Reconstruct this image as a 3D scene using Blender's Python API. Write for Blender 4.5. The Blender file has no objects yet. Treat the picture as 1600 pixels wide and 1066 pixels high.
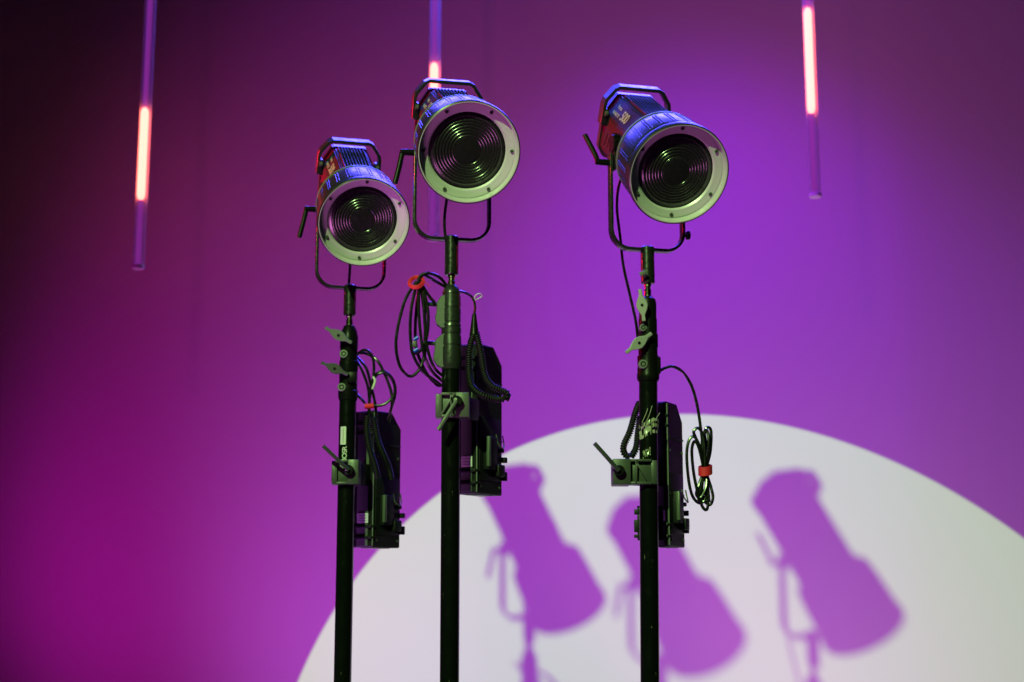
import bpy, bmesh, math, random
from mathutils import Vector, Matrix
random.seed(7)
SC = bpy.context.scene
COL = SC.collection
PI = math.pi
CAMZ = 1.5
F = 2222.0
PITCH = math.radians(10)

# ------------------------------------------------------------------ camera
cd = bpy.data.cameras.new('camera'); cam = bpy.data.objects.new('camera', cd); COL.objects.link(cam)
cd.sensor_width = 36; cd.lens = F * 36 / 1600; cd.clip_end = 200; cd.clip_start = 0.05
cam.location = (0, 0, CAMZ); cam.rotation_euler = (PI / 2 + PITCH, 0, 0)
cd.dof.use_dof = True; cd.dof.focus_distance = 3.9; cd.dof.aperture_fstop = 2.6
SC.camera = cam

# ------------------------------------------------------------------ world, lamps, exposure
w = bpy.data.worlds.new('World'); SC.world = w; w.use_nodes = True
bg = w.node_tree.nodes['Background']
bg.inputs[0].default_value = (0.30, 0.05, 0.55, 1); bg.inputs[1].default_value = 0.005
SC.view_settings.view_transform = 'Standard'; SC.view_settings.look = 'None'
SC.view_settings.exposure = 0; SC.view_settings.gamma = 1

def spot(name, loc, tgt, power, col, ang, blend, rad):
    l = bpy.data.lights.new(name, 'SPOT'); l.energy = power; l.color = col
    l.spot_size = math.radians(ang); l.spot_blend = blend; l.shadow_soft_size = rad
    o = bpy.data.objects.new(name, l); COL.objects.link(o); o.location = loc
    o.rotation_euler = (Vector(tgt) - Vector(loc)).to_track_quat('-Z', 'Y').to_euler()
    return o
def area(name, loc, tgt, power, col, sx, sy, spread=180):
    l = bpy.data.lights.new(name, 'AREA'); l.energy = power; l.color = col
    l.shape = 'RECTANGLE'; l.size = sx; l.size_y = sy; l.spread = math.radians(spread)
    o = bpy.data.objects.new(name, l); COL.objects.link(o); o.location = loc
    o.rotation_euler = (Vector(tgt) - Vector(loc)).to_track_quat('-Z', 'Y').to_euler()
    return o

def at(u, v, Y):
    """point in the place seen at photo position u, v and at distance Y"""
    x = (u - 800) / F; z = -(v - 533) / F
    r = Vector((x, math.cos(PITCH) - z * math.sin(PITCH), math.sin(PITCH) + z * math.cos(PITCH)))
    r = r * (Y / r.y); return Vector((r.x, r.y, r.z + CAMZ))

WALL = 6.41
KEYT = at(1188, 1491, WALL)
KL = Vector((-2.87, -4.076, 5.16 + CAMZ)); KHALF = math.radians(9.42)
key = spot('key_spot', KL, KEYT, 4700, (0.53, 1.0, 0.30), 26, 0.05, 0.092)
# a profile spot: its lens focuses a round aperture sharply on the wall although the source itself is wide
key.data.use_nodes = True; kn = key.data.node_tree; ke = kn.nodes['Emission']
geo = kn.nodes.new('ShaderNodeNewGeometry')
def vm(op, a, b=None):
    n = kn.nodes.new('ShaderNodeVectorMath'); n.operation = op
    for k, x in enumerate((a, b)):
        if x is None: continue
        if isinstance(x, (tuple, Vector)): n.inputs[k].default_value = tuple(x)
        else: kn.links.new(x, n.inputs['Scale' if (op == 'SCALE' and k) else k])
    return n.outputs['Value' if op == 'DOT_PRODUCT' else 'Vector']
def mm(op, a, b):
    n = kn.nodes.new('ShaderNodeMath'); n.operation = op
    for k, x in enumerate((a, b)):
        if isinstance(x, (int, float)): n.inputs[k].default_value = x
        else: kn.links.new(x, n.inputs[k])
    return n.outputs[0]
yP = vm('DOT_PRODUCT', geo.outputs['Position'], (0, 1, 0)); yI = vm('DOT_PRODUCT', geo.outputs['Incoming'], (0, 1, 0))
hit = vm('ADD', geo.outputs['Position'], vm('SCALE', geo.outputs['Incoming'], mm('DIVIDE', mm('SUBTRACT', WALL, yP), yI)))
cs = vm('DOT_PRODUCT', vm('NORMALIZE', vm('SUBTRACT', hit, KL)), (Vector(KEYT) - KL).normalized())
mr = kn.nodes.new('ShaderNodeMapRange'); kn.links.new(cs, mr.inputs[0]); mr.interpolation_type = 'SMOOTHSTEP'
mr.inputs[1].default_value = math.cos(KHALF + 0.0008); mr.inputs[2].default_value = math.cos(KHALF - 0.0008)
kn.links.new(mr.outputs[0], ke.inputs['Strength'])
# coloured washes near the wall, from the floor and from above the picture
def wash(name, loc, tgt, rgb, ang, rad):
    m_ = max(rgb); return spot(name, loc, tgt, m_, tuple(c / m_ for c in rgb), ang, 1.0, rad)
wash('magenta_wash', (-2.957, 4.6, 0.463), (-0.763, WALL, 2.258), (106, 0.8, 82), 66, 0.25)
wash('violet_wash', (-1.565, 4.6, 0.403), (2.228, WALL, 2.596), (112, 22, 168), 116.7, 0.25)
wash('plum_wash', (0.918, 4.672, 0.441), (2.203, WALL, 2.031), (66, 19.5, 64), 122.5, 0.25)
wash('top_wash', (0.432, 4.867, 5.082), (1.461, WALL, 0.747), (66, 0.2, 250), 74.2, 0.25)
wash('front_wash', (-1.95, -0.9, 5.9), (0.75, WALL, 1.9), (75, 2.5, 40), 48, 0.12)
# blue back light over the tubes, red rims from both sides, added magenta fill spot low in front for the lamp fronts
area('blue_back_light', (0.25, 6.1, 4.75), (0.0, 3.9, 2.6), 60, (0.08, 0.07, 1.0), 2.6, 0.5, 85)
spot('red_rim_left', (-3.0, 5.5, 3.5), (0.1, 4.1, 2.84), 650, (1.0, 0.0, 0.05), 17.5, 0.6, 0.25)
spot('red_rim_right', (3.2, 5.5, 3.6), (0.1, 4.2, 2.9), 80, (1.0, 0.0, 0.08), 15, 0.6, 0.2)
spot('magenta_fill', (-1.35, 2.7, 0.2), (0.02, 3.95, 2.75), 150, (1.0, 0.24, 0.82), 42, 0.8, 0.5)

# ------------------------------------------------------------------ materials
def mat(name, col, rough=0.4, metal=0.0, noise=0.0, nscale=60, bump=0.0, spec=0.5, coat=0.0, chips=None):
    m = bpy.data.materials.new(name); m.use_nodes = True
    nt = m.node_tree; b = nt.nodes['Principled BSDF']
    b.inputs['Base Color'].default_value = (*col, 1); b.inputs['Roughness'].default_value = rough
    b.inputs['Metallic'].default_value = metal; b.inputs['Specular IOR Level'].default_value = spec
    b.inputs['Coat Weight'].default_value = coat; b.inputs['Coat Roughness'].default_value = 0.12
    tc = nt.nodes.new('ShaderNodeTexCoord')
    if noise or bump:
        n = nt.nodes.new('ShaderNodeTexNoise'); n.inputs['Scale'].default_value = nscale
        n.inputs['Detail'].default_value = 6; nt.links.new(tc.outputs['Object'], n.inputs['Vector'])
        if noise:
            mr = nt.nodes.new('ShaderNodeMapRange'); mr.inputs[1].default_value = 0.3; mr.inputs[2].default_value = 0.7
            mr.inputs[3].default_value = max(0.03, rough - noise); mr.inputs[4].default_value = min(1, rough + noise)
            nt.links.new(n.outputs['Fac'], mr.inputs[0]); nt.links.new(mr.outputs[0], b.inputs['Roughness'])
        if bump:
            bp = nt.nodes.new('ShaderNodeBump'); bp.inputs['Strength'].default_value = bump
            bp.inputs['Distance'].default_value = 0.001
            nt.links.new(n.outputs['Fac'], bp.inputs['Height']); nt.links.new(bp.outputs[0], b.inputs['Normal'])
    if chips:
        n2 = nt.nodes.new('ShaderNodeTexNoise'); n2.inputs['Scale'].default_value = 38; n2.inputs['Detail'].default_value = 8
        n2.inputs['Roughness'].default_value = 0.7
        mp = nt.nodes.new('ShaderNodeMapping'); mp.inputs['Scale'].default_value = (1.6, 1.6, 0.45)
        nt.links.new(tc.outputs['Object'], mp.inputs[0]); nt.links.new(mp.outputs[0], n2.inputs['Vector'])
        cr = nt.nodes.new('ShaderNodeValToRGB'); cr.color_ramp.elements[0].position = 0.66; cr.color_ramp.elements[1].position = 0.70
        cr.color_ramp.elements[0].color = (*col, 1); cr.color_ramp.elements[1].color = (*chips, 1)
        nt.links.new(n2.outputs['Fac'], cr.inputs[0]); nt.links.new(cr.outputs[0], b.inputs['Base Color'])
    return m
M = {}
M['case'] = mat('matt_black_case', (0.008, 0.008, 0.010), 0.56, noise=0.08, nscale=90, bump=0.25, spec=0.22)
M['paint'] = mat('black_head_paint', (0.014, 0.014, 0.020), 0.34, noise=0.08, nscale=90, bump=0.25)
M['trim'] = mat('black_trim', (0.012, 0.012, 0.013), 0.35, noise=0.06)
M['yoke'] = mat('black_yoke_paint', (0.009, 0.010, 0.009), 0.28, noise=0.1, spec=0.4, nscale=70, bump=0.2, chips=(0.10, 0.10, 0.09))
M['tube'] = mat('black_riser_paint', (0.003, 0.004, 0.003), 0.15, noise=0.07, nscale=30, bump=0.5, spec=0.4, chips=(0.16, 0.16, 0.12))
M['cast'] = mat('black_cast_metal', (0.004, 0.004, 0.004), 0.36, noise=0.08, nscale=110, bump=0.3, spec=0.10)
M['castsat'] = mat('satin_cast_metal', (0.014, 0.017, 0.014), 0.30, noise=0.06, nscale=110, bump=0.2, spec=0.6)
M['dark'] = mat('socket_black', (0.003, 0.003, 0.003), 0.6, spec=0.1)
M['pale'] = mat('pale_zinc_knob', (0.27, 0.28, 0.26), 0.4, noise=0.1, bump=0.4)
M['clampd'] = mat('dark_anodised', (0.035, 0.040, 0.035), 0.45, noise=0.08, bump=0.2)
M['castg'] = mat('grey_cast_metal', (0.050, 0.055, 0.050), 0.45, noise=0.1, nscale=110, bump=0.4)
M['knobg'] = mat('satin_grey_knob', (0.11, 0.12, 0.11), 0.45, noise=0.1, bump=0.2)
M['clamp'] = mat('charcoal_anodised', (0.048, 0.053, 0.048), 0.48, noise=0.08, bump=0.2)
M['steel'] = mat('bright_steel', (0.55, 0.53, 0.48), 0.28, metal=1.0, noise=0.1)
M['pin'] = mat('blackened_spigot', (0.22, 0.20, 0.14), 0.25, metal=1.0, noise=0.12)
M['ring'] = mat('fill_tinted_silver_ring', (0.55, 0.49, 0.56), 0.42, metal=0.2, noise=0.12, nscale=160, bump=0.3)  # purple fill light put into the silver as a pink tint
M['lens'] = mat('dark_fresnel_glass', (0.010, 0.008, 0.010), 0.24, noise=0.06, nscale=120, spec=0.7, coat=0.3)
M['rubber'] = mat('black_cable_rubber', (0.005, 0.005, 0.005), 0.25, noise=0.06, spec=0.4)
M['cord'] = mat('matt_black_coil_cord', (0.006, 0.006, 0.006), 0.5, spec=0.25)
M['pack'] = mat('black_pack_plastic', (0.007, 0.007, 0.008), 0.5, noise=0.06, nscale=140, bump=0.4, spec=0.25)
M['packg'] = mat('grey_green_rail', (0.07, 0.085, 0.07), 0.42, noise=0.1)
M['red'] = mat('red_strap_cloth', (0.62, 0.008, 0.03), 0.7, bump=0.8, nscale=300)
M['blue'] = mat('blue_plug_plastic', (0.02, 0.08, 0.6), 0.35)
M['white'] = mat('white_print', (0.50, 0.50, 0.49), 0.6)
M['print'] = mat('dim_white_print', (0.30, 0.30, 0.31), 0.6)
M['cap'] = mat('white_cap_plastic', (0.8, 0.8, 0.8), 0.5)
M['ink'] = mat('grey_print', (0.25, 0.25, 0.24), 0.6)
M['tape'] = mat('clear_tape', (0.30, 0.29, 0.23), 0.22, noise=0.15, nscale=40, bump=1.0)
M['wall'] = mat('matt_white_wall_paint', (0.78, 0.78, 0.79), 0.92, bump=0.15, nscale=25, spec=0.15)
M['floor'] = mat('dark_studio_floor', (0.03, 0.03, 0.032), 0.6, noise=0.1, nscale=8)
def tube_mats():
    m = bpy.data.materials.new('frosted_tube_plastic'); m.use_nodes = True; nt = m.node_tree; nt.nodes.clear()
    out = nt.nodes.new('ShaderNodeOutputMaterial')
    tr = nt.nodes.new('ShaderNodeBsdfTransparent'); tr.inputs[0].default_value = (0.95, 0.95, 0.95, 1)
    tl = nt.nodes.new('ShaderNodeBsdfTranslucent'); tl.inputs[0].default_value = (0.8, 0.8, 0.8, 1)
    df = nt.nodes.new('ShaderNodeBsdfDiffuse'); df.inputs[0].default_value = (0.75, 0.75, 0.75, 1)
    gl = nt.nodes.new('ShaderNodeBsdfGlossy'); gl.inputs['Roughness'].default_value = 0.2
    a = nt.nodes.new('ShaderNodeMixShader'); a.inputs[0].default_value = 0.5
    nt.links.new(tl.outputs[0], a.inputs[1]); nt.links.new(df.outputs[0], a.inputs[2])
    b = nt.nodes.new('ShaderNodeMixShader'); b.inputs[0].default_value = 0.34
    nt.links.new(tr.outputs[0], b.inputs[1]); nt.links.new(a.outputs[0], b.inputs[2])
    c = nt.nodes.new('ShaderNodeMixShader'); c.inputs[0].default_value = 0.06
    nt.links.new(b.outputs[0], c.inputs[1]); nt.links.new(gl.outputs[0], c.inputs[2])
    nt.links.new(c.outputs[0], out.inputs[0]); return m
M['frost'] = tube_mats()
def emis(name, col, s):
    m = bpy.data.materials.new(name); m.use_nodes = True; nt = m.node_tree; nt.nodes.clear()
    out = nt.nodes.new('ShaderNodeOutputMaterial'); e = nt.nodes.new('ShaderNodeEmission')
    e.inputs[0].default_value = (*col, 1); e.inputs[1].default_value = s; nt.links.new(e.outputs[0], out.inputs[0]); return m
M['glow'] = emis('lit_red_pixels', (1.0, 0.135, 0.100), 10)
M['core'] = emis('faint_violet_core', (0.62, 0.055, 0.74), 0.42)  # faint violet emission along the tube outside the lit segment

# ------------------------------------------------------------------ helpers
def finish(bm, sharp=0.55):
    bmesh.ops.recalc_face_normals(bm, faces=bm.faces)
    for e in bm.edges:
        e.smooth = not (len(e.link_faces) == 2 and e.calc_face_angle(0) > sharp)
    for f in bm.faces: f.smooth = True
def obj(name, bm, m, parent=None, sharp=0.55, matrix=None):
    finish(bm, sharp)
    me = bpy.data.meshes.new(name); bm.to_mesh(me); bm.free(); me.materials.append(m)
    return put(name, me, parent, matrix)
def put(name, me, parent=None, matrix=None):
    o = bpy.data.objects.new(name, me); COL.objects.link(o)
    if parent is not None: o.parent = parent
    if matrix is not None: o.matrix_local = matrix
    return o
def tag(o, label=None, cat=None, group=None, kind=None):
    if label: o['label'] = label
    if cat: o['category'] = cat
    if group: o['group'] = group
    if kind: o['kind'] = kind
    return o
def thing(name, label, cat, loc, rotz=0, group=None):
    o = bpy.data.objects.new(name, None); COL.objects.link(o); o.empty_display_size = 0.05
    o.location = loc; o.rotation_euler = (0, 0, rotz); return tag(o, label, cat, group)
def frame(axis):
    return Vector(axis).to_track_quat('Z', 'Y').to_matrix().to_4x4()
def box(bm, c, s, rot=None, bev=0.002, seg=2):
    r = bmesh.ops.create_cube(bm, size=1.0)
    vs = r['verts']; mt = Matrix.Translation(Vector(c)) @ (rot.to_4x4() if rot is not None else Matrix()) @ Matrix.Diagonal((*s, 1))
    bmesh.ops.transform(bm, matrix=mt, verts=vs)
    if bev > 0:
        es = list({e for v in vs for e in v.link_edges})
        bmesh.ops.bevel(bm, geom=es, offset=min(bev, min(s) * 0.35), segments=seg, affect='EDGES', profile=0.5)
def lathe(bm, prof, mt=None, seg=32, cap=True):
    """prof: list of (radius, height) swept about local Z"""
    mt = mt or Matrix(); rings = []
    for r, h in prof:
        rings.append([bm.verts.new(mt @ Vector((r * math.cos(2 * PI * k / seg), r * math.sin(2 * PI * k / seg), h))) for k in range(seg)])
    for a, b in zip(rings, rings[1:]):
        for k in range(seg):
            bm.faces.new((a[k], a[(k + 1) % seg], b[(k + 1) % seg], b[k]))
    if cap:
        bm.faces.new(rings[0]); bm.faces.new(rings[-1])
def cyl(bm, p0, p1, r, r1=None, seg=24, ch=0.0):
    p0 = Vector(p0); p1 = Vector(p1); d = p1 - p0; L = d.length; r1 = r if r1 is None else r1
    mt = Matrix.Translation(p0) @ frame(d)
    if ch: lathe(bm, [(r - ch, 0), (r, ch), (r1, L - ch), (r1 - ch, L)], mt, seg)
    else: lathe(bm, [(r, 0), (r1, L)], mt, seg)
def smoothpath(pts, n=8, closed=False):
    P = [Vector(p) for p in pts]; out = []
    N = len(P); rng = range(N) if closed else range(N - 1)
    for i in rng:
        if closed: a, b, c, d = P[(i - 1) % N], P[i], P[(i + 1) % N], P[(i + 2) % N]
        else: a, b, c, d = P[max(i - 1, 0)], P[i], P[i + 1], P[min(i + 2, N - 1)]
        for k in range(n):
            t = k / n
            out.append(0.5 * ((2 * b) + (c - a) * t + (2 * a - 5 * b + 4 * c - d) * t * t + (-a + 3 * b - 3 * c + d) * t ** 3))
    if not closed: out.append(P[-1])
    return out
def sweep(bm, path, section, closed=False, up=None, fixed=None):
    """sweep a 2-D section along a path (parallel transport, or fixed side axis)"""
    n = len(path); rings = []; nrm = None
    for i, p in enumerate(path):
        if closed: t = path[(i + 1) % n] - path[i - 1]
        else: t = path[min(i + 1, n - 1)] - path[max(i - 1, 0)]
        t = t.normalized()
        if fixed is not None: nrm = (fixed - t * fixed.dot(t)).normalized()
        else:
            if nrm is None:
                h = Vector((0, 1, 0)) if abs(t.y) < 0.8 else Vector((1, 0, 0)); nrm = (h - t * h.dot(t)).normalized()
            else: nrm = (nrm - t * nrm.dot(t)).normalized()
        b = t.cross(nrm)
        rings.append([bm.verts.new(p + nrm * s[0] + b * s[1]) for s in section])
    m = len(section)
    for i in range(n if closed else n - 1):
        a, b = rings[i], rings[(i + 1) % n]
        for k in range(m): bm.faces.new((a[k], a[(k + 1) % m], b[(k + 1) % m], b[k]))
    if not closed: bm.faces.new(rings[0]); bm.faces.new(rings[-1])
def circ(r, n=10): return [(r * math.cos(2 * PI * k / n), r * math.sin(2 * PI * k / n)) for k in range(n)]
def rrect(a, b, r=0.0015):
    pts = []
    for cx, cy, a0 in ((a - r, b - r, 0), (-a + r, b - r, 90), (-a + r, -b + r, 180), (a - r, -b + r, 270)):
        for k in range(3):
            an = math.radians(a0 + 45 * k); pts.append((cx + r * math.cos(an), cy + r * math.sin(an)))
    return pts
def wire(bm, pts, r, closed=False, n=8, seg=10): sweep(bm, smoothpath(pts, n, closed), circ(r, seg), closed)
def prism(bm, poly, th, mt=None, bev=0.001):
    """poly in local XZ, thickness along Y"""
    mt = mt or Matrix()
    vs = [bm.verts.new(Vector((x, -th / 2, z))) for x, z in poly]
    f = bm.faces.new(vs); r = bmesh.ops.extrude_face_region(bm, geom=[f])
    nv = [g for g in r['geom'] if isinstance(g, bmesh.types.BMVert)]
    bmesh.ops.translate(bm, vec=(0, th, 0), verts=nv)
    allv = vs + nv
    if bev:
        es = list({e for v in allv for e in v.link_edges})
        res = bmesh.ops.bevel(bm, geom=es, offset=bev, segments=1, affect='EDGES')
        allv = list({v for v in res['verts']} | {v for v in allv if v.is_valid})
    bmesh.ops.transform(bm, matrix=mt, verts=[v for v in allv if v.is_valid])
def coil(bm, pts, R, r, pitch, n=12, per=9):
    """a coiled cord: wire of radius r wound with radius R round a path"""
    path = smoothpath(pts, n); L = [0]
    for a, b in zip(path, path[1:]): L.append(L[-1] + (b - a).length)
    total = L[-1]; turns = total / pitch; N = int(turns * per); out = []; j = 0; nrm = None
    for i in range(N + 1):
        s = total * i / N
        while j < len(L) - 2 and L[j + 1] < s: j += 1
        f = (s - L[j]) / max(L[j + 1] - L[j], 1e-9); p = path[j].lerp(path[j + 1], f); t = (path[j + 1] - path[j]).normalized()
        if nrm is None: nrm = Vector((0, 1, 0))
        nrm = (nrm - t * nrm.dot(t)).normalized(); b = t.cross(nrm); a = 2 * PI * turns * i / N
        out.append(p + (nrm * math.cos(a) + b * math.sin(a)) * R)
    sweep(bm, out, circ(r, 5))
def text_mesh(s, size, align='CENTER', space=1.0):
    c = bpy.data.curves.new('lettering', 'FONT'); c.body = s; c.size = size; c.align_x = align; c.align_y = 'CENTER'
    c.extrude = 0.0002; c.space_character = space; c.offset = size * 0.012
    o = bpy.data.objects.new('lettering', c); COL.objects.link(o)
    dg = bpy.context.evaluated_depsgraph_get(); me = bpy.data.meshes.new_from_object(o.evaluated_get(dg))
    bpy.data.objects.remove(o); return me
NB = bmesh.new

# ------------------------------------------------------------------ setting
bm = NB(); box(bm, (0, WALL + 0.1, 3.0), (14, 0.2, 6.0), bev=0); tag(obj('wall', bm, M['wall']), kind='structure')
bm = NB(); box(bm, (0, 0.5, -0.1), (14, 11.8, 0.2), bev=0); tag(obj('floor', bm, M['floor']), kind='structure')

# ------------------------------------------------------------------ hanging pixel tubes
TY = 5.6
def pixel_tube(u, vend, v0, v1, label):
    e = at(u, vend, TY); x = e.x; zb = e.z; R = 0.0245
    t = thing('pixel_tube', label, 'light tube', (x, TY, zb), 0, 'pixel tubes hanging before the wall')
    ztop = 4.7 - zb; Z0 = at(u, v1, TY).z - zb; Z1 = at(u, v0, TY).z - zb
    bm = NB(); lathe(bm, [(R, 0.016), (R, ztop)], seg=40, cap=False); s = obj('sheath', bm, M['frost'], t)
    bm = NB(); lathe(bm, [(0.004, Z0), (0.012, Z0 + 0.006), (0.0165, Z0 + 0.022), (0.0165, Z1 - 0.022), (0.012, Z1 - 0.006), (0.004, Z1)], Matrix.Translation((-0.003, 0, 0)), 24)
    obj('lit_segment', bm, M['glow'], t, 3)
    for a, b in ((0.016, Z0), (Z1, ztop)):
        bm = NB(); lathe(bm, [(0.011, a), (0.011, b)], Matrix.Translation((-0.003, 0.004, 0)), 16); obj('unlit_segment', bm, M['core'], t)
    bm = NB(); lathe(bm, [(R - 0.002, -0.002), (R + 0.001, 0.0), (R + 0.001, 0.014), (R - 0.003, 0.016)], seg=32); obj('end_cap', bm, M['cap'], t)
    bm = NB(); lathe(bm, [(R - 0.003, ztop), (R + 0.001, ztop + 0.002), (R + 0.001, ztop + 0.02)], seg=24); cyl(bm, (0, 0, ztop + 0.02), (0, 0, 6.0 - zb), 0.003, seg=8)
    obj('hanging_cord', bm, M['rubber'], t)
pixel_tube(216, 420, 168, 313, 'leftmost hanging light tube, dim violet with a glowing red and cream middle')
pixel_tube(677, 375, 98, 240, 'light tube hanging behind the tallest spotlight, its lit part above the handle')
pixel_tube(1274, 308, 12, 178, 'rightmost hanging light tube, glowing cream and red near the top of the picture')

# ------------------------------------------------------------------ spotlights
RF = 0.1405
PIV = 0.31; DROP = 0.325
cache = {}
def head_meshes():
    """meshes in head space: front at -Y, flange at y = 0"""
    ymat = Matrix.Rotation(-PI / 2, 4, 'X')          # local Z of a lathe -> +Y
    D = {}
    def L(prof, seg=96, cap=False):
        bm = NB(); lathe(bm, prof, ymat, seg, cap); return bm
    D['front_rim'] = (L([(RF - 0.006, -0.004), (RF - 0.003, -0.010), (RF, -0.008), (RF + 0.001, 0.0), (RF, 0.014), (RF - 0.008, 0.017)]), 'trim', 0.6, 'front_rim')
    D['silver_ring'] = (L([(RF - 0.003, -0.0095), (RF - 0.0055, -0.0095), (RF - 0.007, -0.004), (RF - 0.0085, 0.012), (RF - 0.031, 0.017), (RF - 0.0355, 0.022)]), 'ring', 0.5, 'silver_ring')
    # fresnel lens: stepped grooves
    R = RF - 0.034; prof = [(R + 0.003, 0.025), (R - 0.003, 0.024), (R * 0.90, 0.022)]; y0 = 0.021; n = 7
    ro = R * 0.88; ri = R * 0.34; w_ = (ro - ri) / n
    for i in range(n):                                # rounded steps, a sharp groove between them
        a0 = ro - i * w_; A = 0.93 + 0.10 * math.sin(i * 2.3)
        for k in range(9):
            t = -A + 2 * A * k / 8; prof.append((a0 - w_ * (0.5 + 0.5 * math.sin(t) / math.sin(A)) , y0 - 0.007 * (i / n) - w_ * 0.5 * (math.cos(t) - math.cos(A)) / math.sin(A)))
    rc = ri - 0.0006; y1 = y0 - 0.007
    for k in range(0, 9):
        t = k / 8; prof.append((max(rc * (1 - t), 0.0003), y1 - 0.0014 * (1 - (1 - t) ** 2)))
    D['fresnel_lens'] = (L(prof, 128), 'lens', 0.7, 'fresnel_lens')
    # drum with long grip ribs
    D['drum'] = (L([(RF - 0.012, 0.012), (RF - 0.012, 0.026), (RF - 0.006, 0.030), (RF - 0.005, 0.036), (RF - 0.009, 0.110), (RF - 0.012, 0.150), (RF - 0.016, 0.162), (0.100, 0.168), (0.02, 0.176)]), 'paint', 0.4, 'drum')
    bm = NB(); box(bm, (0, 0.088, RF - 0.0085), (0.0030, 0.098, 0.0050), Matrix.Rotation(-0.045, 3, 'X'), bev=0.0006, seg=1)
    D['grip_rib'] = (bm, 'paint', 0.5, 'grip_rib')
    # seam ring at the rear of the drum
    D['rear_band'] = (L([(RF - 0.015, 0.156), (RF - 0.0105, 0.157), (RF - 0.0105, 0.163), (RF - 0.016, 0.165)]), 'knobg', 0.5, 'seam_ring')
    # housing: octagonal body
    hw, hh, cx, cz = 0.085, 0.094, 0.052, 0.036
    oct_ = [(-hw, -hh + 0.03), (-hw + 0.02, -hh), (hw - 0.02, -hh), (hw, -hh + 0.03), (hw, cz), (cx, hh), (-cx, hh), (-hw, cz)]
    def body(y0, y1, g=0.0, bev=0.004):
        bm = NB(); poly = [(x * (1 + g / hw), z * (1 + g / hh)) for x, z in oct_]
        vs = [bm.verts.new((x, y0, z)) for x, z in poly]; f = bm.faces.new(vs)
        r = bmesh.ops.extrude_face_region(bm, geom=[f]); bmesh.ops.translate(bm, vec=(0, y1 - y0, 0), verts=[q for q in r['geom'] if isinstance(q, bmesh.types.BMVert)])
        bmesh.ops.bevel(bm, geom=bm.edges[:], offset=bev, segments=2, affect='EDGES'); return bm
    D['housing'] = (body(0.165, 0.475), 'case', 0.5, 'housing')
    bm = body(0.470, 0.500, 0.004, 0.003); D['rear_cover'] = (bm, 'trim', 0.5, 'rear_cover')
    bm = NB(); box(bm, (0, 0.320, hh + 0.004), (0.0035, 0.275, 0.010), bev=0.001, seg=1); D['fin'] = (bm, 'case', 0.5, 'cooling_fin')
    bm = NB(); box(bm, (0, 0, 0), (0.003, 0.006, 0.045), Matrix.Rotation(0.5, 3, 'X'), bev=0.001, seg=1); D['louvre'] = (bm, 'trim', 0.5, 'louvre')
    # handle: arch of flat strip, feet on both sides of the rear
    pts = [(-0.100, 0.012), (-0.100, 0.070), (-0.096, 0.086), (-0.072, 0.118), (-0.060, 0.124), (0.060, 0.124), (0.072, 0.118), (0.096, 0.086), (0.100, 0.070), (0.100, 0.012)]
    bm = NB(); path = [Vector((x, 0.452, z)) for x, z in pts]
    sweep(bm, path, rrect(0.0185, 0.0052), fixed=Vector((0, 1, 0)))
    D['handle'] = (bm, 'trim', 0.35, 'handle')
    bm = NB(); box(bm, (0, 0, 0), (0.016, 0.034, 0.05), bev=0.003); D['foot'] = (bm, 'trim', 0.5, 'handle_foot')
    bm = NB(); cyl(bm, (-0.005, 0, 0), (0.005, 0, 0), 0.008, seg=12, ch=0.001); D['hbolt'] = (bm, 'clamp', 0.5, 'handle_bolt')
    return D
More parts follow.
